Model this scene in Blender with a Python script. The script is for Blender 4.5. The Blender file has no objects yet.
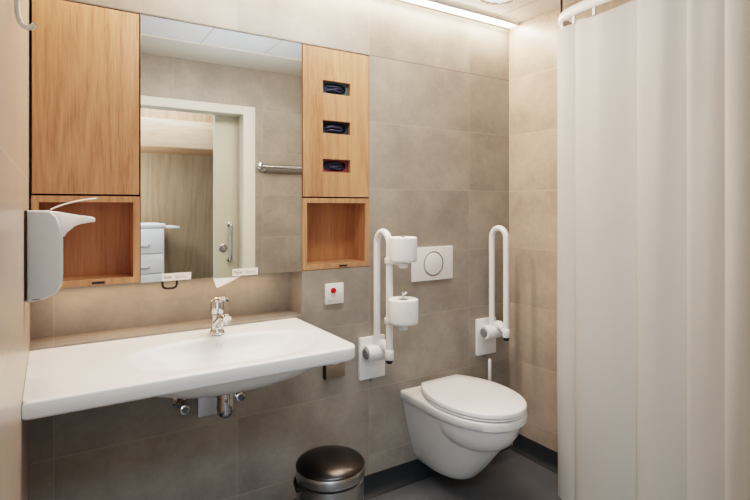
import bpy, bmesh, math, random
from mathutils import Vector, Matrix
random.seed(7)
PI = math.pi
SC = bpy.context.scene
COL = SC.collection

# ------------------------------------------------------------------ helpers
def root_offset(p):
    v = Vector((0, 0, 0))
    while p is not None:
        v += p.location
        p = p.parent
    return v

def obj(name, bm, mat, parent=None, smooth=35, recalc=True):
    """link one mesh object; vertices are given in world metres"""
    if recalc:
        bmesh.ops.recalc_face_normals(bm, faces=bm.faces[:])
    off = root_offset(parent)
    if off.length > 0:
        bmesh.ops.translate(bm, verts=bm.verts[:], vec=-off)
    me = bpy.data.meshes.new(name)
    bm.to_mesh(me); bm.free()
    for m in (mat if isinstance(mat, (list, tuple)) else [mat]):
        me.materials.append(m)
    if smooth:
        me.polygons.foreach_set('use_smooth', [True] * len(me.polygons))
        me.set_sharp_from_angle(angle=math.radians(smooth))
    o = bpy.data.objects.new(name, me)
    COL.objects.link(o)
    o.parent = parent
    return o

def tag(o, label, cat, group=None):
    o['label'] = label; o['category'] = cat
    if group: o['group'] = group
    return o

def thing(name, label, cat, loc, group=None):
    o = bpy.data.objects.new(name, None)
    COL.objects.link(o)
    o.location = loc
    o.empty_display_size = 0.05
    return tag(o, label, cat, group)

def struct(o):
    o['kind'] = 'structure'
    return o

def dup(root, loc, label=None):
    r = root.copy(); COL.objects.link(r); r.location = loc
    if label: r['label'] = label
    for ch in list(root.children):
        c = ch.copy(); COL.objects.link(c); c.parent = r
        for g in list(ch.children):
            d = g.copy(); COL.objects.link(d); d.parent = c
    return r

def merge(bm, src):
    me = bpy.data.meshes.new('tmp'); src.to_mesh(me); src.free()
    bm.from_mesh(me); bpy.data.meshes.remove(me)
    return bm

def box(x0, x1, y0, y1, z0, z1, bev=0.0, seg=2, bm=None):
    b = bmesh.new()
    vs = [b.verts.new((x, y, z)) for x in (x0, x1) for y in (y0, y1) for z in (z0, z1)]
    for f in ((0,1,3,2), (4,6,7,5), (0,4,5,1), (2,3,7,6), (0,2,6,4), (1,5,7,3)):
        b.faces.new([vs[i] for i in f])
    if bev > 0:
        bmesh.ops.bevel(b, geom=b.edges[:], offset=bev, segments=seg, profile=0.6, affect='EDGES', clamp_overlap=True)
    return b if bm is None else merge(bm, b)

def prism(pts, axis, a0, a1, bev=0.0, seg=2, bm=None):
    """polygon extruded along an axis. axis 'y': pts=(x,z); 'x': (y,z); 'z': (x,y)"""
    b = bmesh.new()
    def P(p, a):
        return {'y': (p[0], a, p[1]), 'x': (a, p[0], p[1]), 'z': (p[0], p[1], a)}[axis]
    A = [b.verts.new(P(p, a0)) for p in pts]; B = [b.verts.new(P(p, a1)) for p in pts]
    n = len(pts)
    b.faces.new(A); b.faces.new(B[::-1])
    for i in range(n):
        b.faces.new((A[i], A[(i+1) % n], B[(i+1) % n], B[i]))
    if bev > 0:
        rim = [e for e in b.edges if (e.verts[0] in A) == (e.verts[1] in A)]
        bmesh.ops.bevel(b, geom=rim, offset=bev, segments=seg, profile=0.5, affect='EDGES', clamp_overlap=True)
    return b if bm is None else merge(bm, b)

def loft(rings, cap0=True, cap1=True, bm=None, close=True):
    b = bmesh.new()
    R = [[b.verts.new(p) for p in r] for r in rings]
    n = len(R[0])
    for i in range(len(R) - 1):
        for j in range(n if close else n - 1):
            k = (j + 1) % n
            b.faces.new((R[i][j], R[i][k], R[i+1][k], R[i+1][j]))
    if cap0: b.faces.new(R[0][::-1])
    if cap1: b.faces.new(R[-1])
    return b if bm is None else merge(bm, b)

def lathe(prof, c, axis='z', n=40, bm=None):
    """prof: list of (r, h) along the axis from point c"""
    rings = []
    for r, h in prof:
        ring = []
        for i in range(n):
            a = 2 * PI * i / n
            u, v = max(r, 1e-4) * math.cos(a), max(r, 1e-4) * math.sin(a)
            d = {'z': (u, v, h), 'y': (u, h, v), 'x': (h, u, v)}[axis]
            ring.append((c[0] + d[0], c[1] + d[1], c[2] + d[2]))
        rings.append(ring)
    return loft(rings, bm=bm)

def smooth_path(pts, per=8):
    P = [Vector(p) for p in pts]
    out = []
    for i in range(len(P) - 1):
        p0 = P[max(i-1, 0)]; p1 = P[i]; p2 = P[i+1]; p3 = P[min(i+2, len(P)-1)]
        for k in range(per):
            t = k / per
            out.append(0.5 * ((2*p1) + (p2-p0)*t + (2*p0-5*p1+4*p2-p3)*t*t + (3*p1-p0-3*p2+p3)*t**3))
    out.append(P[-1])
    return out

def tube(pts, r, n=16, bm=None, rw=None, up=None):
    """swept round (or flattened: rw = half width across) bar; r may be a list"""
    P = [Vector(p) for p in pts]
    rings = []
    ref = Vector(up) if up else None
    prev = None
    for i, p in enumerate(P):
        t = (P[min(i+1, len(P)-1)] - P[max(i-1, 0)]).normalized()
        if prev is None:
            a = ref if ref else (Vector((0, 0, 1)) if abs(t.z) < 0.9 else Vector((1, 0, 0)))
        else:
            a = prev
        nrm = (a - t * a.dot(t)).normalized()
        prev = nrm
        bi = t.cross(nrm)
        rr = r[i] if isinstance(r, (list, tuple)) else r
        ww = rr if rw is None else (rw[i] if isinstance(rw, (list, tuple)) else rw)
        rings.append([tuple(p + nrm * rr * math.cos(2*PI*j/n) + bi * ww * math.sin(2*PI*j/n)) for j in range(n)])
    return loft(rings, bm=bm)

def arc(c, r, a0, a1, n, plane='yz'):
    out = []
    for i in range(n + 1):
        a = a0 + (a1 - a0) * i / n
        u, v = r * math.cos(a), r * math.sin(a)
        out.append({'yz': (c[0], c[1] + u, c[2] + v), 'xz': (c[0] + u, c[1], c[2] + v), 'xy': (c[0] + u, c[1] + v, c[2])}[plane])
    return out

def panel_with_holes(x0, x1, z0, z1, holes, y0, y1):
    xs = sorted({x0, x1, *[h[0] for h in holes], *[h[1] for h in holes]})
    zs = sorted({z0, z1, *[h[2] for h in holes], *[h[3] for h in holes]})
    b = bmesh.new()
    V = {}
    def v(x, z):
        if (x, z) not in V: V[(x, z)] = b.verts.new((x, y0, z))
        return V[(x, z)]
    for i in range(len(xs) - 1):
        for j in range(len(zs) - 1):
            cx, cz = (xs[i] + xs[i+1]) / 2, (zs[j] + zs[j+1]) / 2
            if any(h[0] < cx < h[1] and h[2] < cz < h[3] for h in holes): continue
            b.faces.new((v(xs[i], zs[j]), v(xs[i+1], zs[j]), v(xs[i+1], zs[j+1]), v(xs[i], zs[j+1])))
    r = bmesh.ops.extrude_face_region(b, geom=b.faces[:])
    bmesh.ops.translate(b, verts=[g for g in r['geom'] if isinstance(g, bmesh.types.BMVert)], vec=(0, y1 - y0, 0))
    return b

def text_bm(txt, size, x, y, z, squeeze=1.0):
    """flat lettering facing -Y, left end at x"""
    cu = bpy.data.curves.new('lettering', 'FONT'); cu.body = txt; cu.size = size
    to = bpy.data.objects.new('lettering_tmp', cu); COL.objects.link(to)
    bpy.context.view_layer.update()
    me = bpy.data.meshes.new_from_object(to.evaluated_get(bpy.context.evaluated_depsgraph_get()))
    bpy.data.objects.remove(to); bpy.data.curves.remove(cu)
    b = bmesh.new(); b.from_mesh(me); bpy.data.meshes.remove(me)
    for v in b.verts:
        v.co = Vector((x + v.co.x * squeeze, y, z + v.co.y))
    return b

# ------------------------------------------------------------------ materials
def srgb(r, g, b):
    return tuple(((c/255)/12.92 if c/255 <= 0.04045 else ((c/255 + 0.055)/1.055) ** 2.4) for c in (r, g, b)) + (1,)

def mat(name, color=(.8,.8,.8,1), rough=.5, metal=0.0, **kw):
    m = bpy.data.materials.new(name); m.use_nodes = True
    p = m.node_tree.nodes['Principled BSDF']
    p.inputs['Base Color'].default_value = color
    p.inputs['Roughness'].default_value = rough
    p.inputs['Metallic'].default_value = metal
    for k, v in kw.items():
        p.inputs[k.replace('_', ' ')].default_value = v
    # every surface carries a faint procedural roughness variation
    nt = m.node_tree
    n = nt.nodes.new('ShaderNodeTexNoise'); n.inputs['Scale'].default_value = 18
    mr = nt.nodes.new('ShaderNodeMapRange')
    dv = .03 if rough > .33 else (.006 if rough > .05 else 0)
    mr.inputs['To Min'].default_value = rough - dv
    mr.inputs['To Max'].default_value = rough + dv
    nt.links.new(n.outputs['Fac'], mr.inputs['Value']); nt.links.new(mr.outputs[0], p.inputs['Roughness'])
    return m

class NT:
    def __init__(s, m): s.t = m.node_tree; s.p = s.t.nodes['Principled BSDF']
    def n(s, typ, **inp):
        k = s.t.nodes.new('ShaderNode' + typ)
        for a, v in inp.items():
            if a.startswith('_'): setattr(k, a[1:], v)
            else:
                sock = k.inputs[int(a[1:])] if (a[0] == 'i' and a[1:].isdigit()) else k.inputs[a.replace('_', ' ')]
                if hasattr(v, 'links') or isinstance(v, bpy.types.NodeSocket): s.t.links.new(v, sock)
                else: sock.default_value = v
        return k
    def math(s, op, a, b=None):
        k = s.t.nodes.new('ShaderNodeMath'); k.operation = op
        for i, v in enumerate((a, b)):
            if v is None: continue
            if isinstance(v, bpy.types.NodeSocket): s.t.links.new(v, k.inputs[i])
            else: k.inputs[i].default_value = v
        return k.outputs[0]
    def ramp(s, fac, stops):
        k = s.t.nodes.new('ShaderNodeValToRGB'); e = k.color_ramp.elements
        while len(e) < len(stops): e.new(0.5)
        for i, (pos, c) in enumerate(stops): e[i].position = pos; e[i].color = c
        s.t.links.new(fac, k.inputs[0]); return k.outputs[0]
    def mix(s, fac, a, b, mode='MIX'):
        k = s.t.nodes.new('ShaderNodeMix'); k.data_type = 'RGBA'; k.blend_type = mode
        for sock, v in ((k.inputs[0], fac), (k.inputs[6], a), (k.inputs[7], b)):
            if isinstance(v, bpy.types.NodeSocket): s.t.links.new(v, sock)
            else: sock.default_value = v
        return k.outputs[2]
    def link(s, a, name): s.t.links.new(a, s.p.inputs[name])

def tile_mat(name, axis, u0, tw, v0, th, base, rough=.3, gap_line=False, var=1.0):
    """concrete-look porcelain tiles on a wall; axis = horizontal world axis"""
    m = mat(name, base, rough); t = NT(m)
    co = t.n('TexCoord').outputs['Object']
    sep = t.n('SeparateXYZ', Vector=co)
    u = t.math('DIVIDE', t.math('SUBTRACT', sep.outputs[axis], u0), tw)
    v = t.math('DIVIDE', t.math('SUBTRACT', sep.outputs['Z'], v0), th)
    fu, fv = t.math('FRACT', u), t.math('FRACT', v)
    def edge(f, w):
        return t.math('LESS_THAN', t.math('MINIMUM', f, t.math('SUBTRACT', 1.0, f)), w)
    joint = t.math('MAXIMUM', edge(fu, .0017/tw), edge(fv, .0017/th))
    cell = t.n('CombineXYZ', X=t.math('FLOOR', u), Y=t.math('FLOOR', v))
    wn = t.n('TexWhiteNoise', Vector=cell.outputs[0]); wn.noise_dimensions = '3D'
    shift = t.n('VectorMath', i0=co, i1=wn.outputs['Color']); shift.operation = 'MULTIPLY_ADD'
    # per tile offset of the cloud pattern
    off = t.n('VectorMath', i0=wn.outputs['Color'], i1=(7, 7, 7)); off.operation = 'MULTIPLY'
    add = t.n('VectorMath', i0=co, i1=off.outputs[0]); add.operation = 'ADD'
    n1 = t.n('TexNoise', Vector=add.outputs[0], Scale=4.5, Detail=6, Roughness=.6)
    n2 = t.n('TexNoise', Vector=add.outputs[0], Scale=38, Detail=4, Roughness=.7)
    f = t.math('ADD', t.math('MULTIPLY', n1.outputs['Fac'], .75), t.math('MULTIPLY', n2.outputs['Fac'], .25))
    f = t.math('ADD', f, t.math('MULTIPLY', t.math('SUBTRACT', wn.outputs['Value'], .5), .07))
    lo = tuple(c * (1 - .26 * var) for c in base[:3]) + (1,); hi = tuple(min(c * (1 + .22 * var), 1) for c in base[:3]) + (1,)
    c = t.ramp(f, [(.3, lo), (.7, hi)])
    gro = tuple(c_ * 1.2 for c_ in base[:3]) + (1,)
    c = t.mix(t.math('MULTIPLY', joint, .8), c, gro)
    # the joint level with the cabinet tops is an open dark gap
    gap = t.math('LESS_THAN', t.math('ABSOLUTE', v), .0018/th)
    c = t.mix(t.math('MULTIPLY', gap, .65 if gap_line else .0), c, (.05, .042, .035, 1))
    t.link(c, 'Base Color')
    bp = t.n('Bump', Height=t.math('SUBTRACT', t.math('MULTIPLY', n2.outputs['Fac'], .06 if var > .5 else .0), joint), Strength=.25, Distance=.002)
    t.link(bp.outputs[0], 'Normal')
    rr = t.math('ADD', rough - .06 * var, t.math('MULTIPLY', n1.outputs['Fac'], .12 * var))
    t.link(rr, 'Roughness')
    return m

def wood_mat(name, light, dark, seed=0.0, rough=.42, axis='Z', scale=1.0):
    m = mat(name, light, rough); t = NT(m)
    co = t.n('TexCoord').outputs['Object']
    sc = {'Z': (1, 1, .085), 'X': (.085, 1, 1)}[axis]
    mp = t.n('Mapping', Vector=co, Location=(seed, seed * .7, seed * .3), Scale=tuple(k * scale for k in sc))
    n0 = t.n('TexNoise', Vector=mp.outputs[0], Scale=4.0, Detail=2, Roughness=.5)
    rings = t.math('FRACT', t.math('MULTIPLY', n0.outputs['Fac'], 14.0))
    tri = t.math('ABSOLUTE', t.math('SUBTRACT', t.math('MULTIPLY', rings, 2), 1))
    n1 = t.n('TexNoise', Vector=mp.outputs[0], Scale=120, Detail=5, Roughness=.75)
    mp2 = t.n('Mapping', Vector=co, Scale=tuple(k * scale for k in ((1, 1, .02) if axis == 'Z' else (.02, 1, 1))))
    n2 = t.n('TexNoise', Vector=mp2.outputs[0], Scale=420, Detail=2)
    n3 = t.n('TexNoise', Vector=mp.outputs[0], Scale=3.2, Detail=2)
    f = t.math('ADD', t.math('MULTIPLY', tri, .12), t.math('MULTIPLY', n1.outputs['Fac'], .40))
    f = t.math('ADD', f, t.math('MULTIPLY', n2.outputs['Fac'], .28))
    f = t.math('ADD', f, t.math('MULTIPLY', n3.outputs['Fac'], .26))
    c = t.ramp(f, [(.36, dark), (.53, tuple((a * .45 + b * .55) for a, b in zip(dark, light))), (.72, light)])
    t.link(c, 'Base Color')
    bp = t.n('Bump', Height=f, Strength=.06, Distance=.002); t.link(bp.outputs[0], 'Normal')
    return m

TILE = srgb(157, 149, 139)
M = {}
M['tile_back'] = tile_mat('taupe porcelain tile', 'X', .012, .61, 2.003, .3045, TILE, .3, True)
M['tile_side_lit'] = tile_mat('taupe porcelain tile side', 'Y', 2.0, .61, 2.003, .3045, srgb(182, 165, 149), .33)  # lighter, warmer copy of the tile: warm lamp light put into the base colour
M['tile_left_lit'] = tile_mat('taupe porcelain tile left', 'Y', 2.0, .61, 2.003, .3045, srgb(186, 168, 152), .26, False, .12)  # left wall base carries the same painted-in warm light
M['tile_front'] = tile_mat('taupe porcelain tile front', 'X', 1.30, .61, 2.003, .3045, TILE, .38)
M['oak'] = wood_mat('oak veneer', srgb(200, 156, 121), srgb(150, 104, 74), 1.3)
M['oak2'] = wood_mat('oak veneer second leaf', srgb(200, 156, 121), srgb(150, 104, 74), 6.1)
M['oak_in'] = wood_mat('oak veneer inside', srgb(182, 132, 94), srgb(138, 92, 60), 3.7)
M['oak_hall'] = wood_mat('grey oak laminate', srgb(184, 168, 146), srgb(150, 132, 110), 9.2, .5, 'Z', .7)
M['oak_head'] = wood_mat('oak header laminate', srgb(224, 190, 160), srgb(196, 152, 116), 4.4, .5, 'X', .8)
M['ceramic'] = mat('white glazed ceramic', (.735, .72, .69, 1), .31, Coat_Weight=.06, Coat_Roughness=.15)
M['white'] = mat('white enamelled plastic', (.80, .79, .77, 1), .32)
M['lid'] = mat('white seat plastic', (.82, .81, .79, 1), .2)
M['dispenser'] = mat('pale grey plastic', srgb(186, 191, 193), .38)
M['towel'] = mat('white towel paper', (.85, .84, .82, 1), .9)
M['paper'] = mat('white paper', (.82, .81, .78, 1), .9)
M['chrome'] = mat('polished chrome', (.66, .66, .67, 1), .06, 1.0)
M['satin'] = mat('satin chrome', (.62, .62, .62, 1), .25, 1.0)
M['mirror'] = mat('silvered mirror', (.90, .91, .90, 1), .0, 1.0)
M['black'] = mat('black rubber', (.012, .012, .012, 1), .5)
M['dark'] = mat('dark shadow gap', (.035, .03, .026, 1), .6)
M['brown'] = mat('dark brown plastic', srgb(48, 36, 28), .4)
M['red'] = mat('red button plastic', srgb(205, 26, 30), .35)
M['grey_cap'] = mat('grey plastic cap', srgb(120, 122, 124), .35)
M['taupe'] = mat('taupe wall box', srgb(126, 112, 98), .4)
M['cart'] = mat('white lacquered cart', srgb(232, 236, 240), .4)
M['frame'] = mat('door frame off-white', srgb(226, 222, 208), .4)
M['leaf'] = mat('door leaf grey green', srgb(200, 198, 180), .4)
M['plaster'] = mat('hall plaster', srgb(215, 208, 198), .7)
M['ceiling'] = mat('white ceiling panels', srgb(232, 226, 216), .35)
M['ceiling_shade'] = mat('painted ceiling shade', srgb(222, 214, 198), .5)  # darker tone paints the shaded front band of the ceiling
M['sticker'] = mat('white sticker', srgb(240, 232, 224), .6)
M['ink'] = mat('brown ink', srgb(110, 62, 48), .7)
M['ink2'] = mat('grey ink', srgb(176, 160, 152), .7)
M['navy'] = mat('navy nitrile gloves', srgb(44, 52, 74), .3)
M['teal'] = mat('teal carton', srgb(70, 92, 90), .6)
M['grey_box'] = mat('dark grey carton', srgb(44, 52, 60), .6)
M['red_box'] = mat('red carton', srgb(118, 62, 60), .6)
M['lidsteel'] = mat('bronze tinted steel', srgb(86, 82, 80), .3, 1.0)
M['warmhem'] = mat('rail aluminium white', srgb(228, 224, 216), .3)

def floor_material():
    m = mat('dark grey vinyl', srgb(92, 94, 98), .35); t = NT(m)
    co = t.n('TexCoord').outputs['Object']
    n = t.n('TexNoise', Vector=co, Scale=160, Detail=3)
    n2 = t.n('TexNoise', Vector=co, Scale=3, Detail=3)
    f = t.math('ADD', t.math('MULTIPLY', n.outputs['Fac'], .6), t.math('MULTIPLY', n2.outputs['Fac'], .4))
    t.link(t.ramp(f, [(.35, srgb(92, 94, 96)), (.65, srgb(114, 115, 117))]), 'Base Color')
    t.link(t.n('Bump', Height=n.outputs['Fac'], Strength=.08, Distance=.001).outputs[0], 'Normal')
    return m
M['vinyl'] = floor_material()
M['skirt'] = mat('anthracite vinyl skirting', srgb(58, 60, 62), .4)

def ceiling_material():
    m = M['ceiling']; t = NT(m)
    co = t.n('TexCoord').outputs['Object']
    x = t.n('SeparateXYZ', Vector=co).outputs['X']
    f = t.math('FRACT', t.math('DIVIDE', t.math('SUBTRACT', x, .37), .40))
    j = t.math('LESS_THAN', t.math('MINIMUM', f, t.math('SUBTRACT', 1.0, f)), .006)
    t.link(t.mix(j, srgb(236, 233, 228), srgb(160, 150, 136)), 'Base Color')
    t.link(t.n('Bump', Height=t.math('SUBTRACT', 1.0, j), Strength=.4, Distance=.003).outputs[0], 'Normal')
ceiling_material()

def brushed_material():
    m = mat('brushed stainless steel', (.55, .54, .53, 1), .28, 1.0); t = NT(m)
    co = t.n('TexCoord').outputs['Object']
    mp = t.n('Mapping', Vector=co, Scale=(3, 3, 300))
    n = t.n('TexNoise', Vector=mp.outputs[0], Scale=4, Detail=3)
    t.link(t.math('ADD', .2, t.math('MULTIPLY', n.outputs['Fac'], .2)), 'Roughness')
    m.node_tree.nodes['Principled BSDF'].inputs['Anisotropic'].default_value = .5
    return m
M['steel'] = brushed_material()

def curtain_material():
    m = mat('white polyester curtain', srgb(216, 213, 206), .75); t = NT(m)
    co = t.n('TexCoord').outputs['Object']
    mp = t.n('Mapping', Vector=co, Scale=(2, 3.2, 1.1))
    n = t.n('TexNoise', Vector=mp.outputs[0], Scale=2.2, Detail=3, Roughness=.45, Distortion=.6)
    w = t.n('TexNoise', Vector=co, Scale=900, Detail=1)
    h = t.math('ADD', n.outputs['Fac'], t.math('MULTIPLY', w.outputs['Fac'], .01))
    bp = t.n('Bump', Height=h, Strength=.12, Distance=.03)
    t.link(bp.outputs[0], 'Normal')
    tr = t.n('BsdfTranslucent', Color=srgb(214, 206, 194), Normal=bp.outputs[0])
    mx = t.n('MixShader', i0=.28, i1=t.p.outputs[0], i2=tr.outputs[0])
    t.t.links.new(mx.outputs[0], t.t.nodes['Material Output'].inputs[0])
    return m
M['curtain'] = curtain_material()
def thin_paper(m):
    t = NT(m)
    tr = t.n('BsdfTranslucent', Color=(.85, .84, .82, 1))
    mx = t.n('MixShader', i0=.5, i1=t.p.outputs[0], i2=tr.outputs[0])
    t.t.links.new(mx.outputs[0], t.t.nodes['Material Output'].inputs[0])
thin_paper(M['towel'])

def emit(name, col, s):
    m = bpy.data.materials.new(name); m.use_nodes = True
    p = m.node_tree.nodes['Principled BSDF']
    p.inputs['Base Color'].default_value = col
    p.inputs['Emission Color'].default_value = col
    p.inputs['Emission Strength'].default_value = s
    return m
M['led'] = emit('LED diffuser', (1, .86, .70, 1), 10)
M['lamp'] = emit('lamp diffuser', (1, .93, .84, 1), 1.2)

# ------------------------------------------------------------------ room shell
XL, XR, YB, YF, ZC = -.056, 2.136, 2.0, .42, 2.298
YO, YH = .27, -1.12          # outer face of the front wall, back of the hall
NY, NX, NZ = 2.128, .90, .855  # niche back, right side, ledge

# back wall with its recess, one mesh (cells left out where the recess opens)
def back_wall():
    b = bmesh.new()
    xs = [XL, NX, 1.2325, XR]; zs = [0, NZ, 1.040, 2.001, ZC]
    def q(pts):
        b.faces.new([b.verts.new(p) for p in pts])
    def hole(i, j):
        return (i == 0 and j in (1, 2)) or (i == 1 and j == 2)
    for i in range(3):
        for j in range(4):
            x0, x1, z0, z1 = xs[i], xs[i+1], zs[j], zs[j+1]
            y = NY if hole(i, j) else YB
            q([(x0, y, z0), (x1, y, z0), (x1, y, z1), (x0, y, z1)])
    q([(XL, YB, NZ), (NX, YB, NZ), (NX, NY, NZ), (XL, NY, NZ)])            # ledge
    q([(NX, YB, NZ), (NX, YB, 1.04), (NX, NY, 1.04), (NX, NY, NZ)])        # right return
    q([(NX, YB, 1.04), (1.2325, YB, 1.04), (1.2325, NY, 1.04), (NX, NY, 1.04)])
    q([(1.2325, YB, 1.04), (1.2325, YB, 2.001), (1.2325, NY, 2.001), (1.2325, NY, 1.04)])
    q([(XL, YB, 2.001), (XL, NY, 2.001), (1.2325, NY, 2.001), (1.2325, YB, 2.001)])
    return b
struct(obj('wall_back', back_wall(), M['tile_back'], smooth=0))
struct(obj('wall_right', box(XR, XR + .1, YF - .15, YB + .13, 0, ZC), M['tile_side_lit'], smooth=0))
struct(obj('wall_left', box(XL - .1, XL, YF, YB + .13, 0, ZC), M['tile_left_lit'], smooth=0))
# front wall around the door opening
fw = bmesh.new()
box(1.20, XR, YO, YF, 0, ZC, bm=fw); box(XL - .1, 1.20, YO, YF, 1.985, ZC, bm=fw)
struct(obj('wall_front', fw, M['tile_front'], smooth=0))
struct(obj('floor', box(-1.3, XR + .1, YH - .1, YB + .13, -.05, 0), M['vinyl'], smooth=0))
struct(obj('ceiling', box(-1.3, XR + .1, YH - .1, YB + .13, ZC, ZC + .05), M['ceiling'], smooth=0))
struct(obj('wall_hall_rear', box(-1.3, XR + .1, YH - .1, YH, 0, ZC), M['plaster'], smooth=0))
struct(obj('wall_hall_left', box(-1.4, -1.3, YH - .1, YO + .1, 0, ZC), M['plaster'], smooth=0))
struct(obj('wall_hall_right', box(XR, XR + .1, YH, YO, 0, ZC), M['plaster'], smooth=0))
struct(obj('wall_hall_front', box(-1.3, XL - .1, YO, YO + .1, 0, ZC), M['plaster'], smooth=0))

struct(obj('shade_strip_1', box(XL + .001, XR - .001, YF + .001, .80, ZC - .006, ZC - .0003), M['ceiling_shade'], smooth=0))  # added thin panel, its colour stands for shade on the ceiling front
# coved vinyl skirting
sk = [(0, 0), (.034, 0), (.020, .004), (.011, .012), (.006, .026), (.0045, .088), (.0, .088)]
struct(obj('baseboard_back', prism([(YB - u - .0005, v + .0005) for u, v in sk], 'x', XL + .001, XR - .001), M['skirt'], smooth=30))
struct(obj('baseboard_right', prism([(XR - u - .0005, v + .0005) for u, v in sk], 'y', YF + .01, YB - .036), M['skirt'], smooth=30))
struct(obj('baseboard_left', prism([(XL + u + .0005, v + .0005) for u, v in sk], 'y', YF + .01, YB - .036), M['skirt'], smooth=30))

# ------------------------------------------------------------------ door and hall (seen in the mirror)
dr = bpy.data.objects.new('door_1', None); COL.objects.link(dr); dr.location = (1.0, .345, 0); struct(dr)
fr = bmesh.new()
box(1.155, 1.24, YF, YF + .018, 0, 2.018, .003, bm=fr)          # architrave, right
box(-.05, 1.1549, YF, YF + .018, 1.958, 2.018, .003, bm=fr)     # architrave, head
box(1.165, 1.1995, YO, YF - .0005, 0, 1.984, .002, bm=fr)       # jamb lining
box(-.05, 1.1645, YO, YF - .0005, 1.965, 1.984, .002, bm=fr)    # head lining
obj('frame', fr, M['frame'], dr)
lf = obj('leaf', box(1.0, 1.80, .222, .262, .012, 2.0, .002), M['leaf'], dr)
hb = bmesh.new()
hx = 1.105
tube(smooth_path([(hx, .262, .925), (hx, .300, .925), (hx, .312, .94), (hx, .312, 1.05), (hx, .312, 1.165), (hx, .300, 1.18), (hx, .262, 1.18)], 6), .010, 12, bm=hb)
lathe([(.018, 0), (.018, .006), (.010, .009)], (hx, .262, .925), 'y', 20, bm=hb)
lathe([(.018, 0), (.018, .006), (.010, .009)], (hx, .262, 1.18), 'y', 20, bm=hb)
obj('handle', hb, M['satin'], lf)
lk = bmesh.new()
lathe([(.030, 0), (.030, .005), (.024, .007), (.022, .004), (.010, .004), (.008, .016), (.001, .016)], (1.062, .262, 1.01), 'y', 28, bm=lk)
obj('lock', lk, M['satin'], lf)

wd = thing('wardrobe', 'built-in oak wardrobe niche with pale header, reflected beyond the doorway', 'wardrobe', (.8, -.8, 0))
obj('back_panel', box(.0, 1.9, -1.115, -1.10, .001, 2.16), M['oak_hall'], wd)
obj('side_panel', box(1.86, 1.90, -1.099, -.50, .001, 2.16), M['oak_hall'], wd)
obj('side_panel', box(.0, .04, -1.099, -.50, .001, 2.16), M['oak_hall'], wd)
obj('header_panel', box(.041, 1.859, -.53, -.50, 1.80, 2.03, .002), M['oak_head'], wd)
obj('soffit', box(.041, 1.859, -1.099, -.531, 1.80, 1.825), M['oak_head'], wd)
obj('cornice', box(.041, 1.859, -1.09, -.52, 2.031, 2.16), M['oak'], wd)

ct = thing('drawer_cart', 'white metal drawer cart with fold-out side shelf, reflected in the mirror', 'cart', (.57, -.75, 0))
obj('carcass', box(.36, .80, -.98, -.52, .06, 1.135, .006), M['cart'], ct)
obj('worktop', box(.35, .81, -.99, -.505, 1.136, 1.168, .008), M['cart'], ct)
for z0, z1 in ((.93, 1.125), (.768, .922), (.60, .76), (.36, .592), (.10, .352)):
    d = obj('drawer', box(.37, .79, -.519, -.502, z0, z1, .004), M['cart'], ct)
    hd = bmesh.new()
    zc = z0 + (z1 - z0) * .30
    tube([(.56, -.503, zc + .012), (.56, -.485, zc + .012), (.56, -.482, zc), (.68, -.482, zc), (.68, -.485, zc + .012), (.68, -.503, zc + .012)], .006, 10, bm=hd)
    obj('handle', hd, M['satin'], d)
obj('side_shelf', prism([(-.56, 1.128), (-.56, 1.142), (-.94, 1.142), (-.94, 1.128)], 'x', .811, .93, .003), M['cart'], ct)
for x in (.39, .77):
    for y in (-.95, -.55):
        obj('caster', lathe([(.01, -.012), (.028, -.012), (.029, 0), (.028, .012), (.01, .012)], (x, y, .030), 'x', 20), M['black'], ct)

gr = thing('grab_bar', 'chrome horizontal grab bar on the tiled wall, reflected in the mirror', 'grab bar', (1.26, YF, 1.59))
obj('bar', tube([(1.272, .485, 1.595), (1.72, .485, 1.595)], .016, 18), M['satin'], gr)
for x in (1.295, 1.70):
    mt = bmesh.new()
    lathe([(.034, 0), (.034, .010), (.020, .014), (.013, .020), (.013, .066)], (x, YF + .0005, 1.595), 'y', 24, bm=mt)
    obj('wall_flange', mt, M['chrome'], gr)

# ------------------------------------------------------------------ cabinets round the mirror
def door_cabinet(name, label, x0, x1, oak, holes=None):
    t = thing(name, label, 'cabinet', ((x0 + x1) / 2, 2.06, 1.353))
    b = bmesh.new()
    if holes is None:
        box(x0 + .003, x1 - .003, 2.019, 2.122, 1.353, 1.996, bm=b)
    else:
        box(x0 + .003, x0 + .02, 2.019, 2.122, 1.353, 1.996, bm=b); box(x1 - .02, x1 - .003, 2.019, 2.122, 1.353, 1.996, bm=b)
        box(x0 + .0205, x1 - .0205, 2.019, 2.122, 1.353, 1.370, bm=b); box(x0 + .0205, x1 - .0205, 2.019, 2.122, 1.98, 1.996, bm=b)
        box(x0 + .0205, x1 - .0205, 2.112, 2.122, 1.3705, 1.9795, bm=b)
    obj('carcass', b, M['dark'], t)
    if holes is None:
        obj('door', box(x0 + .002, x1 - .002, 1.999, 2.018, 1.354, 1.997, .0015), oak, t)
    else:
        obj('door', panel_with_holes(x0 + .002, x1 - .002, 1.354, 1.997, holes, 1.999, 2.018), oak, t, smooth=0)
    return t
door_cabinet('wall_cabinet', 'plain oak wall cabinet door left of the mirror', -.0505, .272, M['oak'])
slots = [(.997, 1.134, 1.803, 1.859), (.997, 1.134, 1.630, 1.686), (.997, 1.134, 1.462, 1.518)]
door_cabinet('wall_cabinet', 'oak wall cabinet right of the mirror, its door cut with three slots', .901, 1.2315, M['oak2'], slots)

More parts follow.
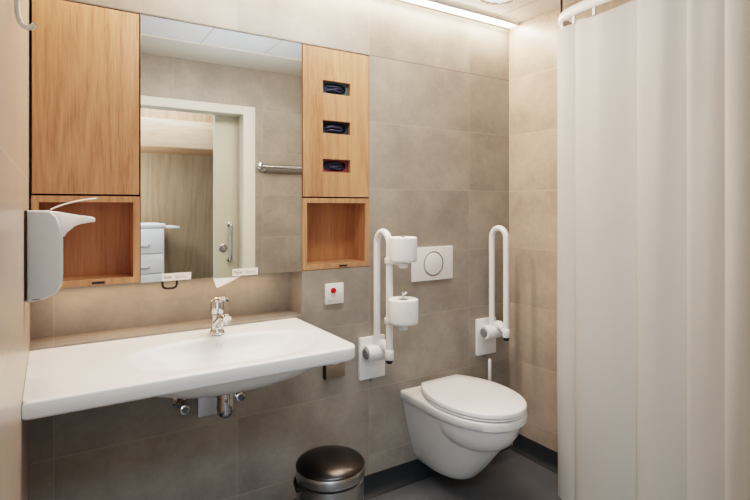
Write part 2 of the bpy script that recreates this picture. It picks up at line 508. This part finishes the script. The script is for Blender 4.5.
def shelf_box(label, x0, x1, oak):
    t = thing('open_shelf', label, 'shelf', ((x0 + x1) / 2, 2.06, 1.042))
    z0, z1, th = 1.042, 1.348, .021
    b = bmesh.new()
    o = [(x0, z0), (x1, z0), (x1, z1), (x0, z1)]; i = [(x0 + th, z0 + th), (x1 - th, z0 + th), (x1 - th, z1 - th), (x0 + th, z1 - th)]
    loft([[(x, 2.116, z) for x, z in o], [(x, 1.998, z) for x, z in o], [(x, 1.998, z) for x, z in i], [(x, 2.115, z) for x, z in i]], False, False, bm=b)
    obj('frame', b, M['oak'], t, smooth=0)
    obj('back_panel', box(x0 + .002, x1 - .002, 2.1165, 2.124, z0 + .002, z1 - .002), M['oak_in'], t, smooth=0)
    c = (x0 + x1) / 2 + .03
    obj('name_plate', box(c - .02, c + .02, 1.9962, 1.9978, z0 + .005, z0 + .013), M['brown'], t)
    return t
shelf_box('empty open oak box shelf behind the soap dispenser, left of the mirror', -.0505, .272, M['oak'])
shelf_box('empty open oak box shelf above the red emergency button', .901, 1.2315, M['oak'])

mc = thing('mirror_cabinet', 'frameless wall mirror between two oak cabinets', 'mirror', (.586, 2.06, 1.04))
obj('carcass', box(.274, .899, 2.006, 2.122, 1.041, 1.996), M['dark'], mc)
obj('mirror_glass', box(.2745, .8985, 1.999, 2.0055, 1.0395, 1.998, .0006, 1), M['mirror'], mc, smooth=0)
for x0, zb, words_, w1 in ((.346, 1.040, ('Seife', 'Spender'), .036), (.604, 1.040, ('Papier', 'Spender'), .045)):
    s = obj('label_sticker', box(x0, x0 + .102, 1.9972, 1.9986, zb, zb + .027), M['sticker'], mc)
    obj('lettering', text_bm(words_[0], .0165, x0 + .006, 1.9970, zb + .008, .84), M['ink'], s, smooth=0, recalc=False)
    obj('lettering', text_bm(words_[1], .0155, x0 + w1 + .010, 1.9970, zb + .008, .74), M['ink2'], s, smooth=0, recalc=False)
obj('soap_outlet', tube(smooth_path([(.350, 2.012, 1.041), (.351, 2.012, 1.022), (.360, 2.012, 1.012), (.390, 2.012, 1.011), (.399, 2.012, 1.021), (.400, 2.012, 1.041)], 6), .0042, 12), M['brown'], mc)
def towel_corner():
    b = prism([(.530, 1.0388), (.534, 1.004), (.552, 1.008), (.600, 1.024), (.636, 1.036), (.638, 1.0388)], 'y', 2.004, 2.0055)
    for v in b.verts:                            # the loose edge curls out towards the room
        v.co.y -= (1.0388 - v.co.z) * 1.1
    return b
obj('light_bar', box(.26, .86, 2.055, 2.095, 1.0355, 1.0405, .001), M['white'], mc)
tag(obj('paper_towel', towel_corner(), M['towel'], smooth=0),
    'white paper towel corner poking out under the mirror', 'paper towel')

# glove boxes behind the slots
def glove_box(label, x, z, cm, seed):
    t = thing('glove_box', label, 'glove box', (x, 2.07, z - .045), 'glove boxes behind the cabinet slots')
    n = 48
    out, inn = [], []
    for k in range(n):
        a = 2 * PI * k / n
        c, s = math.cos(a), math.sin(a)
        q = max(abs(c) / .080, abs(s) / .045)
        out.append((x + c / q, z + s / q))
        # stadium opening
        e = 3.2
        r = (abs(c / .056) ** e + abs(s / .0215) ** e) ** (-1 / e)
        inn.append((x + c * r, z + s * r))
    b = loft([[(u, 2.105, v) for u, v in out], [(u, 2.021, v) for u, v in out], [(u, 2.021, v) for u, v in inn], [(u, 2.03, v) for u, v in inn]], True, False)
    obj('carton', b, cm, t, smooth=30)
    g = bmesh.new()
    rnd = random.Random(seed)
    rings = []
    for q in range(9):                       # soft pad filling the opening
        k = math.cos(q / 8 * PI / 2 * .97)
        ring = []
        for i_ in range(40):
            a = 2 * PI * i_ / 40
            c, s_ = math.cos(a), math.sin(a)
            rr_ = (abs(c / .057) ** 3 + abs(s_ / .0225) ** 3) ** (-1 / 3) * k
            ring.append((x + c * rr_, 2.036 - .012 * math.sin(q / 8 * PI / 2) + .003 * math.sin(a * 3 + seed) * k, z + s_ * rr_))
        rings.append(ring)
    loft(rings, bm=g)
    for k in range(3):                       # folded fingers lying across it
        z0 = z + .010 - .010 * k
        sx = rnd.uniform(-.012, .012)
        tube(smooth_path([(x - .040 + sx, 2.029, z0 + rnd.uniform(-.003, .003)), (x - .012, 2.024, z0 + rnd.uniform(-.004, .004)), (x + .015, 2.0235, z0 + rnd.uniform(-.004, .004)), (x + .040 + sx, 2.029, z0)], 6),
             [.003] * 3 + [.0062] * 13 + [.003] * 3, 12, bm=g, rw=[.004] * 3 + [.0085] * 13 + [.004] * 3)
    obj('gloves', g, M['navy'], t, smooth=60)
glove_box('box of dark blue gloves behind the top slot of the oak door', 1.0655, 1.831, M['teal'], 3)
glove_box('box of dark blue gloves behind the middle slot of the oak door', 1.0655, 1.658, M['grey_box'], 4)
glove_box('box of dark blue gloves behind the lowest slot of the oak door', 1.0655, 1.490, M['red_box'], 5)

# ------------------------------------------------------------------ washbasin
def basin():
    t = thing('washbasin', 'wide white ceramic washbasin with an oval bowl under the mirror', 'washbasin', (.42, 1.73, .70))
    cx, cy = .510, 1.697
    N = 200
    x0, x1, y0, y1, rc = XL + .001, .876, 1.476, 1.999, .05
    def outer(a, ins):
        c, s = math.cos(a), math.sin(a)
        X0, X1, Y0, Y1 = x0, x1 - ins, y0 + ins, y1
        lim = []
        if c > 1e-9: lim.append((X1 - cx) / c)
        if c < -1e-9: lim.append((X0 - cx) / c)
        if s > 1e-9: lim.append((Y1 - cy) / s)
        if s < -1e-9: lim.append((Y0 - cy) / s)
        r = min(lim)
        p = (cx + c * r, cy + s * r)
        # rounded front right corner
        qx, qy = X1 - rc, Y0 + rc
        if p[0] > qx and p[1] < qy:
            # intersect the ray with the corner circle
            dx, dy = cx - qx, cy - qy
            B = dx * c + dy * s; C_ = dx * dx + dy * dy - rc * rc
            D = B * B - C_
            if D > 0:
                r = -B + math.sqrt(D)
                p = (cx + c * r, cy + s * r)
        return p
    angs = sorted([2 * PI * k / N for k in range(N)] + [math.atan2(y - cy, x - cx) % (2 * PI) for x, y in ((x0, y0), (x0, y1), (x1, y1))])
    def bowl(a, k, e=2.65, ox=0, oy=0):
        c, s = math.cos(a), math.sin(a)
        r = (abs(c / .300) ** e + abs(s / .165) ** e) ** (-1 / e) * k
        return (cx + ox + c * r, cy + oy + s * r)
    rings = []
    def ro(ins, z): rings.append([(*outer(a, ins), z) for a in angs])
    def rb(k, z, e=2.7, ox=0, oy=0): rings.append([(*bowl(a, k, e, ox, oy), z) for a in angs])
    rb(.12, .722, 2); rb(.45, .724, 2.2); rb(.72, .735, 2.3); rb(.90, .756); rb(1.0, .782); rb(1.04, .798); rb(1.06, .8005)
    ro(.014, .8005); ro(.004, .803); ro(0.0, .810); ro(0, .841); ro(.0015, .845); ro(.006, .847)
    ro(.022, .8465)
    rb(1.16, .8460); rb(1.10, .8456); rb(1.05, .8446); rb(1.02, .8428); rb(1.0, .8402)
    for q in range(1, 49):
        k = 1.0 - .91 * (q / 48) ** .8
        rb(k, .7535 + .0867 * k ** 3.4, 2.0 + .65 * k)
    obj('bowl', loft(rings), M['ceramic'], t, smooth=50)
    obj('drain', lathe([(.024, .7545), (.026, .757), (.020, .759), (.018, .764), (.001, .7655)], (cx, cy, 0), 'z', 28), M['chrome'], t)
    ov = bmesh.new()
    lathe([(.012, 0), (.011, -.002), (.008, -.002), (.007, .003), (.0005, .003)], (cx, 1.846, .815), 'y', 20, bm=ov)
    obj('overflow_ring', ov, M['chrome'], t)
    obj('towel_knob', lathe([(.004, 0), (.016, 0), (.017, -.006), (.014, -.012), (.004, -.014)], (.805, 1.525, .8015), 'z', 20), M['white'], t)
basin()

fc = thing('faucet', 'polished chrome single-lever faucet on the washbasin', 'faucet', (.525, 1.905, .848))
fx, fy, fz = .518, 1.900, .8485
b = bmesh.new()
lathe([(.001, 0), (.027, 0), (.0275, .004), (.024, .008), (.0225, .02), (.0215, .045), (.0215, .062), (.021, .072), (.019, .0745), (.001, .0745)], (fx, fy, fz), 'z', 32, bm=b)
obj('body', b, M['chrome'], fc)
b = bmesh.new()
tube(smooth_path([(fx, fy + .004, fz + .030), (fx, fy - .035, fz + .052), (fx, fy - .075, fz + .072), (fx, fy - .110, fz + .078), (fx, fy - .126, fz + .076)], 6),
     [.018] * 4 + [.0155] * 6 + [.013] * 6 + [.0115] * 9, 18, bm=b, rw=[.019] * 4 + [.017] * 6 + [.0155] * 6 + [.0145] * 9)
obj('spout', b, M['chrome'], fc)
obj('aerator', lathe([(.0105, .056), (.0115, .057), (.0115, .070), (.009, .072)], (fx, fy - .116, fz), 'z', 20), M['satin'], fc)
b = bmesh.new()
lathe([(.001, .076), (.0235, .076), (.0245, .082), (.0245, .108), (.0225, .119), (.014, .1255), (.001, .127)], (fx, fy, fz), 'z', 32, bm=b)
tube(smooth_path([(fx, fy - .004, fz + .120), (fx, fy - .045, fz + .133), (fx, fy - .088, fz + .138), (fx, fy - .128, fz + .140)], 6),
     [.011] * 5 + [.008] * 6 + [.006] * 5 + [.0045] * 3, 16, bm=b, rw=[.017] * 5 + [.013] * 6 + [.011] * 5 + [.010, .009, .006])
obj('lever', b, M['chrome'], fc)

# trap and valves below the basin
tp = thing('bottle_trap', 'chrome bottle trap with square wall cover under the washbasin', 'trap', (.53, 1.76, .58))
b = bmesh.new()
lathe([(.001, .590), (.018, .591), (.026, .600), (.029, .618), (.027, .655), (.029, .657), (.029, .672), (.022, .674), (.016, .677), (.016, .7055)], (.500, 1.735, .016), 'z', 28, bm=b)
obj('trap_body', b, M['chrome'], tp)
obj('drain_pipe', tube(smooth_path([(.510, 1.760, .655), (.512, 1.80, .655), (.524, 1.88, .650), (.53, 1.985, .648)], 5), .016, 18), M['chrome'], tp)
obj('wall_cover', box(.468, .575, 1.972, 1.9995, .525, .70, .004), M['chrome'], tp)

vl = thing('shutoff_valve', 'chrome angle valve left of the trap under the washbasin', 'valve', (.40, 1.97, .58), 'angle valves under the washbasin')
vx, vz = .405, .593
obj('wall_rosette', lathe([(.026, 0), (.026, -.004), (.014, -.010), (.011, -.012), (.011, -.05)], (vx, 1.9995, vz), 'y', 24), M['chrome'], vl)
b = bmesh.new()
lathe([(.012, 0), (.014, .004), (.014, .034), (.010, .038)], (vx, 1.935, vz - .018), 'z', 20, bm=b)
tube([(vx, 1.935, vz + .018), (vx + .002, 1.935, vz + .06), (vx + .006, 1.92, .72)], .005, 10, bm=b)
obj('valve_body', b, M['chrome'], vl)
obj('knob', lathe([(.006, 0), (.012, -.004), (.018, -.006), (.019, -.012), (.017, -.026), (.012, -.028)], (vx, 1.924, vz), 'y', 16), M['chrome'], vl)
obj('cap', lathe([(.001, -.0305), (.010, -.0305), (.011, -.0285), (.001, -.0282)], (vx, 1.924, vz), 'y', 16), M['grey_cap'], vl)
dup(vl, (.600, 1.97, .586), 'chrome angle valve right of the trap under the washbasin')

wb = thing('junction_box', 'small taupe wall box below the right end of the washbasin', 'junction box', (1.06, 1.99, .53))
obj('housing', box(1.000, 1.092, 1.972, 1.9995, .572, .640, .003), M['taupe'], wb)
obj('side_plate', box(.9965, .9998, 1.971, 1.9995, .570, .642, .001), M['brown'], wb)

# ------------------------------------------------------------------ soap dispenser, hook, alarm button
sd = thing('soap_dispenser', 'pale grey soap dispenser with white arm and lever on left wall', 'soap dispenser', (XL, 1.67, 1.06))
obj('back_plate', box(XL + .0005, XL + .0045, 1.624, 1.716, 1.066, 1.302, .001), M['brown'], sd)
body = [(-.0510, 1.302), (.000, 1.302), (.016, 1.286), (.027, 1.255), (.031, 1.225), (.031, 1.125), (.027, 1.096), (.016, 1.078), (-.010, 1.066), (-.035, 1.061), (-.0510, 1.060)]
obj('housing', prism(body, 'y', 1.622, 1.718, .007, 3), M['dispenser'], sd, smooth=50)
arm = [(-.006, 1.3022), (.030, 1.2965), (.070, 1.2885), (.102, 1.2835), (.108, 1.2795), (.108, 1.2705), (.104, 1.2685), (.072, 1.2680), (.056, 1.2620), (.044, 1.2500), (.0335, 1.2300), (.018, 1.2300)]
obj('spout', prism(arm, 'y', 1.636, 1.690, .004, 2), M['white'], sd, smooth=50)
lv = smooth_path([(.002, 1.663, 1.3042), (.030, 1.663, 1.317), (.070, 1.663, 1.329), (.113, 1.663, 1.336)], 6)
obj('lever', tube(lv, .0022, 12, rw=.012, up=(0, 0, 1)), M['white'], sd, smooth=60)
obj('maker_mark', box(-.040, -.022, 1.6215, 1.6219, 1.066, 1.069), M['grey_cap'], sd)

hk = thing('coat_hook', 'small white metal coat hook high on the left wall', 'hook', (XL, 1.08, 1.64))
obj('wall_plate', box(XL + .0005, XL + .005, 1.064, 1.096, 1.68, 1.78, .002), M['white'], hk)
obj('prong', tube(smooth_path([(-.048, 1.08, 1.74), (-.0475, 1.08, 1.68), (-.047, 1.08, 1.648), (-.041, 1.08, 1.629), (-.030, 1.08, 1.624), (-.022, 1.08, 1.632)], 6), .0045, 14), M['white'], hk)

ab = thing('alarm_button', 'square white wall plate with red emergency button beside the washbasin', 'alarm button', (1.049, 2.0, .887))
obj('cover_plate', box(1.005, 1.094, 1.988, 1.9995, .888, .977, .003), M['white'], ab)
obj('rocker', box(1.018, 1.081, 1.9855, 1.9878, .901, .964, .002), M['white'], ab)
obj('push_button', lathe([(.012, 0), (.012, -.006), (.010, -.009), (.001, -.0095)], (1.040, 1.9853, .948), 'y', 24), M['red'], ab)

# ------------------------------------------------------------------ flush plate
fp = thing('flush_plate', 'white flush plate with round button on the wall behind the toilet', 'flush plate', (1.595, 2.0, .957))
obj('cover_plate', box(1.468, 1.722, 1.988, 1.9995, .949, 1.113, .003), M['white'], fp)
cz = 1.031
obj('ring', lathe([(.060, 0), (.061, -.0035), (.057, -.0035), (.0565, 0)], (1.595, 1.9876, cz), 'y', 48), M['satin'], fp)
obj('push_button', lathe([(.055, 0), (.055, -.003), (.053, -.0038), (.001, -.0038)], (1.595, 1.9876, cz), 'y', 48), M['white'], fp)

# ------------------------------------------------------------------ toilet
def egg(w, yf, yr, z, n=72, taper=.0, e=2.15, cx=1.603):
    """closed outline: round front at yf, square rear at yr"""
    L = yr - yf
    ym = yf + min(.27, L * .62)
    pts = []
    for k in range(n + 1):                      # front half, from +x side round to -x side
        a = PI * k / n
        c, s = math.cos(a), math.sin(a)
        x = math.copysign(abs(c) ** (2 / e), c) * w
        y = ym - (abs(s) ** (2 / e)) * (ym - yf)
        pts.append((cx + x, y, z))
    m = 8
    for k in range(1, m + 1):
        f = k / m
        pts.append((cx - w * (1 - taper * f * f), ym + (yr - ym) * f, z))
    for k in range(m, 0, -1):
        f = k / m
        pts.append((cx + w * (1 - taper * f * f), ym + (yr - ym) * f, z))
    return pts
tl = thing('toilet', 'white wall-hung toilet with closed lid between two grab rails', 'toilet', (1.60, 1.74, .08))
R = []
for z, w, yf, tp_ in ((.083, .080, 1.755, 0), (.086, .094, 1.735, 0), (.095, .102, 1.722, 0), (.13, .118, 1.688, 0), (.18, .135, 1.645, 0), (.24, .151, 1.598, 0),
                      (.30, .165, 1.552, 0), (.35, .176, 1.514, 0), (.385, .183, 1.490, 0), (.396, .186, 1.482, 0), (.4005, .193, 1.470, 0), (.405, .196, 1.464, 0), (.432, .197, 1.461, 0), (.438, .194, 1.464, 0), (.440, .188, 1.470, 0)):
    R.append(egg(w, yf, 1.9995, z))
b = loft(R)
# bowl swelling out of the pedestal
rr = []
for z, a_, l_ in ((.262, .03, .05), (.266, .075, .10), (.280, .115, .145), (.305, .148, .178), (.34, .170, .203), (.385, .183, .215), (.398, .184, .216)):
    ring = []
    for k in range(64):
        q = 2 * PI * k / 64
        ring.append((1.60 + a_ * math.cos(q), 1.703 + l_ * math.sin(q), z))
    rr.append(ring)
loft(rr, bm=b)
obj('pan', b, M['ceramic'], tl, smooth=45)
def slab(z0, z1, w, yf, yr, dome=0.0, e=2.08, tp_=.42):
    return loft([egg(w - .004, yf + .004, yr, z0, taper=tp_, e=e), egg(w, yf, yr, z0 + .003, taper=tp_, e=e), egg(w, yf, yr, z1 - .006, taper=tp_, e=e), egg(w - .002, yf + .002, yr - .001, z1 - .002, taper=tp_, e=e),
                 egg(w - .008, yf + .008, yr - .004, z1, taper=tp_, e=e), egg(w * .6, yf + .10, yr - .06, z1 + dome * .8, taper=tp_, e=e), egg(w * .2, yf + .19, yr - .12, z1 + dome, taper=tp_, e=e)])
obj('seat', slab(.4435, .4525, .1915, 1.461, 1.945), M['lid'], tl, smooth=45)
obj('lid', slab(.4545, .477, .192, 1.459, 1.952, .003), M['lid'], tl, smooth=45)
for x in (1.535, 1.671):
    obj('hinge', lathe([(.010, -.022), (.0115, -.020), (.0115, .020), (.010, .022)], (x, 1.964, .4535), 'x', 16), M['lid'], tl)

# toilet brush
tb = thing('toilet_brush', 'white toilet brush standing behind the toilet by the right wall', 'toilet brush', (1.915, 1.93, .12))
obj('holder', lathe([(.001, .125), (.040, .125), (.045, .13), (.047, .33), (.044, .332), (.040, .14), (.001, .14)], (1.915, 1.945, 0), 'z', 28), M['white'], tb)
obj('handle', lathe([(.001, .20), (.004, .20), (.004, .41), (.0075, .415), (.0085, .42), (.0085, .520), (.006, .527), (.001, .528)], (1.915, 1.925, 0), 'z', 16), M['white'], tb)
obj('holder_bracket', box(1.895, 1.935, 1.990, 1.9995, .22, .30, .002), M['white'], tb)

# ------------------------------------------------------------------ folding grab rails
def rail(cx):
    t = thing('grab_rail', 'white folding grab rail raised left of the toilet, carrying two paper rolls', 'grab rail', (cx, 1.95, .53), 'folding grab rails beside the toilet')
    obj('wall_plate', box(cx - .0675, cx + .0675, 1.981, 1.9995, .532, .722, .004), M['white'], t)
    b = bmesh.new()
    lathe([(.033, -.045), (.036, -.040), (.036, .060), (.033, .064)], (cx - .012, 1.945, .660), 'x', 28, bm=b)
    obj('hinge_barrel', b, M['white'], t)
    obj('hinge_cap', lathe([(.001, -.052), (.021, -.052), (.0235, -.049), (.024, -.0455), (.001, -.045)], (cx - .012, 1.945, .660), 'x', 24), M['grey_cap'], t)
    b = bmesh.new()
    yr, yf, zt = 1.946, 1.846, 1.150
    path = [(cx, yr, .655), (cx, yr, .80), (cx, yr, 1.0), (cx, yr, zt)] + arc((cx, (yr + yf) / 2, zt), .050, 0, PI, 14, 'yz')[1:] + [(cx, yf, 1.0), (cx, yf, .80), (cx, yf, .672)]
    tube(path, .0152, 20, bm=b)
    obj('tube', b, M['white'], t, smooth=60)
    b = bmesh.new()
    tube(smooth_path([(cx + .014, 1.945, .685), (cx + .014, 1.905, .698), (cx + .010, 1.868, .685), (cx, 1.848, .664)], 6), [.024] * 8 + [.021] * 6 + [.018] * 5, 18, bm=b, rw=[.017] * 19)
    lathe([(.017, .650), (.0195, .653), (.0195, .690), (.016, .694)], (cx, yf, 0), 'z', 24, bm=b)
    obj('stay_arm', b, M['white'], t, smooth=50)
    obj('end_cap', lathe([(.008, .634), (.013, .636), (.0145, .642), (.0145, .6495), (.010, .6495)], (cx, yf, 0), 'z', 20), M['black'], t)
    obj('screw_cap', lathe([(.006, .518), (.007, .520), (.007, .5315), (.005, .5315)], (cx - .005, 1.99, 0), 'z', 12), M['grey_cap'], t)
    return t
g1 = rail(1.240)
dup(g1, (1.951, 1.95, .53), 'white folding grab rail raised right of the toilet, in the corner')

def roll_set(zb, r, h, tall, label_h, label_r):
    cx, cy = 1.256, 1.766
    t = thing('roll_holder', label_h, 'toilet roll holder', (cx, cy, zb - .03), 'toilet roll holders on the left grab rail')
    b = bmesh.new()
    lathe([(.0156, -.012), (.0205, -.012), (.0215, -.009), (.0215, .009), (.0205, .012), (.0156, .012)], (1.240, 1.846, zb - .002), 'z', 24, bm=b)
    obj('clamp', b, M['white'], t)
    b = bmesh.new()
    tube([(1.243, 1.828, zb - .010), (1.248, 1.80, zb - .012), (cx, cy, zb - .013)], .007, 10, bm=b, rw=.012)
    lathe([(.001, -.026), (.018, -.026), (.020, -.022), (.020, -.006), (.001, -.006)], (cx, cy, zb), 'z', 20, bm=b)
    obj('support', b, M['white'], t)
    top = zb + h + (.030 if tall else .006)
    b = bmesh.new()
    lathe([(.006, -.006 + zb), (.006, top - .006), (.009, top - .004), (.009, top), (.001, top + .002)], (cx, cy, 0), 'z', 16, bm=b)
    if tall:
        tube([(cx, cy, top - .012), (cx + .012, cy - .008, top - .002)], .006, 10, bm=b)
    obj('spindle', b, M['satin'], t)
    p = thing('toilet_roll', label_r, 'toilet paper', (cx, cy, zb), 'toilet paper rolls on the left grab rail')
    obj('paper', lathe([(.021, .002), (r - .004, .0), (r - .001, .003), (r, .012), (r + .0015, h - .010), (r, h - .003), (r - .004, h), (.024, h - .001), (.021, h - .003), (.0205, .01)], (cx, cy, zb), 'z', 56), M['paper'], p, smooth=40)
    obj('core', lathe([(.0085, .001), (.0203, .001), (.0204, h - .004), (.0190, h - .004), (.0185, .004), (.0085, .004)], (cx, cy, zb), 'z', 32), M['brown'], p)
roll_set(1.080, .0575, .104, False, 'upper toilet roll holder arm clamped on the left grab rail', 'upper toilet paper roll on the left grab rail')
roll_set(.822, .0625, .103, True, 'lower toilet roll holder arm clamped on the left grab rail', 'lower toilet paper roll on the left grab rail')

# ------------------------------------------------------------------ pedal bin
bn = thing('pedal_bin', 'round stainless steel pedal bin with domed lid on the floor', 'bin', (.858, 1.660, 0))
bx, by = .858, 1.660
obj('base_ring', lathe([(.001, .001), (.124, .001), (.126, .004), (.126, .018), (.122, .0195), (.001, .0195)], (bx, by, 0), 'z', 64), M['black'], bn)
obj('body', lathe([(.119, .020), (.121, .022), (.121, .338), (.118, .340), (.112, .340)], (bx, by, 0), 'z', 72), M['steel'], bn)
obj('lid_gasket', lathe([(.110, .3405), (.1165, .3405), (.1165, .3465), (.110, .3465)], (bx, by, 0), 'z', 64), M['black'], bn)
obj('rim_band', lathe([(.118, .347), (.1235, .348), (.1245, .350), (.1245, .379), (.123, .382), (.118, .383)], (bx, by, 0), 'z', 72), M['steel'], bn)
obj('lid', lathe([(.1235, .3835), (.124, .386), (.121, .392), (.110, .399), (.090, .4065), (.060, .413), (.030, .4165), (.001, .418)], (bx, by, 0), 'z', 72), M['lidsteel'], bn)
obj('pedal', tube(smooth_path([(bx - .03, by - .115, .014), (bx - .035, by - .15, .014), (bx - .035, by - .17, .020)], 4), .006, 12, rw=.022), M['black'], bn)
hb = bmesh.new()
tube(arc((bx, by, .327), .1265, PI * .52, PI * 1.02, 18, 'xy'), .0055, 12, bm=hb)
lathe([(.009, -.006), (.009, .004)], (bx - .1275, by, .327), 'x', 14, bm=hb)
obj('carry_handle', hb, M['black'], bn)

# ------------------------------------------------------------------ shower curtain and rail
RP = [(1.792, .43), (1.800, .70), (1.815, 1.05), (1.822, 1.26), (1.833, 1.36), (1.862, 1.442), (1.930, 1.487), (2.03, 1.498), (2.1345, 1.500)]
RZ = 2.122
cr = thing('curtain_rail', 'white curved shower curtain rail hung from the ceiling', 'curtain rail', (1.87, 1.43, RZ))
pth = smooth_path([(x, y, RZ) for x, y in RP], 8)
obj('track', tube(pth, .023, 16, rw=.011, up=(0, 0, 1)), M['warmhem'], cr, smooth=50)
obj('bracket', lathe([(.005, 2.1395), (.005, 2.285), (.018, 2.287), (.018, 2.2975)], (1.884, 1.462, 0), 'z', 14), M['brown'], cr)
obj('bracket', lathe([(.005, 2.1395), (.005, 2.285), (.018, 2.287), (.018, 2.2975)], (1.802, .75, 0), 'z', 14), M['brown'], cr)

def curtain():
    # plan of the cloth: pleat creases, then rounded panels bulging between them
    crease = [(2.075, 1.494), (1.945, 1.497), (1.868, 1.372), (1.839, 1.090), (1.820, .905), (1.807, .785), (1.802, .675), (1.797, .57), (1.792, .45)]
    bulge = [.010, .050, .040, .030, .024, .022, .020, .018]
    pts = []
    for i in range(len(crease) - 1):
        a, c = Vector(crease[i]), Vector(crease[i + 1])
        d = (c - a); nrm = Vector((d.y, -d.x)).normalized()
        if nrm.x > 0: nrm = -nrm
        if i == 1:
            nrm = Vector((-.72, .69)).normalized()
        n = 26
        for k in range(n):
            s = k / n
            # asymmetric panel: rises quickly after the crease and eases into the next one
            sh = math.sin(PI * s ** .55) ** .9 if i > 1 else math.sin(PI * s) ** .75
            p = a + d * s + nrm * bulge[i] * sh
            pts.append((p.x, p.y, i, s))
    pts.append((*crease[-1], len(bulge) - 1, 1.0))
    zs = [.045 + (2.080 - .045) * k / 40 for k in range(41)]
    b = bmesh.new()
    grid = []
    for k, z in enumerate(zs):
        f = k / 40
        row = []
        for j, (x, y, i, s) in enumerate(pts):
            # cloth is a little flatter at the hooks and sways a touch lower down
            w = .007 * math.sin(3.1 * z + i * 1.3 + s * 1.2) + .003 * math.sin(6 * z + i)
            w *= (1 - f) ** .5 * (.3 + .7 * math.sin(PI * s))
            # soft secondary folds that gather at the hooks and fade further down
            q = x * 3.1 + y * 31.0
            w += (.0022 + .004 * f ** 3) * math.sin(q + .8 * math.sin(1.7 * z + i)) * math.sin(PI * s)
            w += .0014 * math.sin(q * 2.3 + 2.1 * z) * math.sin(PI * s) * f
            dz = -.016 * math.sin(PI * s) ** 2 * f ** 8 if i >= 2 else 0
            row.append(b.verts.new((x + w, y + .4 * w, z + dz)))
        grid.append(row)
    for k in range(40):
        for j in range(len(pts) - 1):
            b.faces.new((grid[k][j], grid[k][j+1], grid[k+1][j+1], grid[k+1][j]))
    return b
sc_ = thing('shower_curtain', 'tall off-white shower curtain hanging in broad folds on the right', 'shower curtain', (1.85, 1.0, .045))
ccl = obj('cloth', curtain(), M['curtain'], sc_, smooth=60, recalc=False)
for x, y in ((1.945, 1.489), (1.861, 1.440), (1.834, 1.362), (1.8225, 1.26), (1.815, 1.05), (1.808, .88), (1.801, .72), (1.796, .56)):
    obj('glider_hook', box(x - .004, x + .004, y - .006, y + .006, 2.068, 2.100, .002), M['white'], sc_)

# ------------------------------------------------------------------ ceiling lights, mirror light and added fill lamps
ls = thing('light_strip', 'glowing warm white light strip along the ceiling edge above the mirror', 'light strip', (1.04, 1.97, 2.285))
obj('diffuser', box(XL + .004, XR - .004, 1.942, 1.992, 2.2905, 2.2975), M['led'], ls)
obj('profile', box(XL + .004, XR - .004, 1.9925, 1.9985, 2.286, 2.2975, .001), M['white'], ls)
obj('profile', box(XL + .004, XR - .004, 1.930, 1.9415, 2.288, 2.2975, .001), M['white'], ls)

dl = thing('ceiling_light', 'round metal-rimmed ceiling fitting near the far right corner', 'ceiling light', (1.765, 1.71, 2.285))
obj('ring', lathe([(.098, .0125), (.098, .002), (.094, -.002), (.084, -.002), (.080, .004), (.080, .0125)], (1.765, 1.71, 2.285), 'z', 48), M['satin'], dl)
obj('diffuser', lathe([(.001, .002), (.079, .003), (.079, .0125), (.001, .0125)], (1.765, 1.71, 2.285), 'z', 40), M['lamp'], dl)

def area(name, loc, size, power, col, rot=(0, 0, 0), shape='RECTANGLE', spread=PI):
    l = bpy.data.lights.new(name, 'AREA'); l.shape = shape
    l.size = size[0]
    if shape == 'RECTANGLE': l.size_y = size[1]
    l.energy = power; l.color = col; l.spread = spread
    o = bpy.data.objects.new(name, l); COL.objects.link(o)
    o.location = loc; o.rotation_euler = rot
    return o
WARM, NEUT, COOL = (1, .82, .68), (1, .94, .89), (.66, .83, 1)
area('strip_lamp', (1.04, 1.955, 2.284), (2.1, .03), 22, WARM, (math.radians(-28), 0, 0))
area('under_mirror_lamp', (.40, 2.075, 1.034), (.80, .03), .95, (1, .68, .46), (math.radians(-12), 0, 0))
area('room_fill', (.95, 1.42, 2.285), (.9, .2), 13, NEUT)  # added general fill, out of view and without a fitting
area('ceiling_fill', (.95, 1.10, 1.75), (.7, .5), 4, COOL, (PI, 0, 0))  # added uplight in mid-air to brighten the ceiling
area('hall_fill', (.4, -.25, 2.27), (1.6, .4), 26, COOL)  # added unseen fill that brightens the hall
area('hall_front_fill', (-.35, -.42, .90), (1.0, 1.4), 13, COOL, (PI / 2, 0, -math.radians(25)))  # added area light behind the camera, cool light through the doorway; no window here
area('wardrobe_fill', (.30, -.52, 1.72), (.25, .25), 7, NEUT, (math.radians(-32), math.radians(-38), 0))  # added mid-air fill to brighten the wardrobe recess

w = bpy.data.worlds.new('world'); SC.world = w; w.use_nodes = True
w.node_tree.nodes['Background'].inputs[0].default_value = (.8, .88, 1, 1)
w.node_tree.nodes['Background'].inputs[1].default_value = .3

# ------------------------------------------------------------------ camera
cam = bpy.data.cameras.new('camera'); co = bpy.data.objects.new('camera', cam); COL.objects.link(co)
co.location = (0, 0, 1.314)
co.rotation_euler = (PI / 2, 0, -math.radians(32.29))
cam.sensor_width = 36; cam.lens = 24.72
cam.shift_y = -44 / 750
cam.clip_start = .01
SC.camera = co
SC.view_settings.view_transform = 'Filmic'
SC.view_settings.look = 'High Contrast'
SC.view_settings.exposure = -0.08
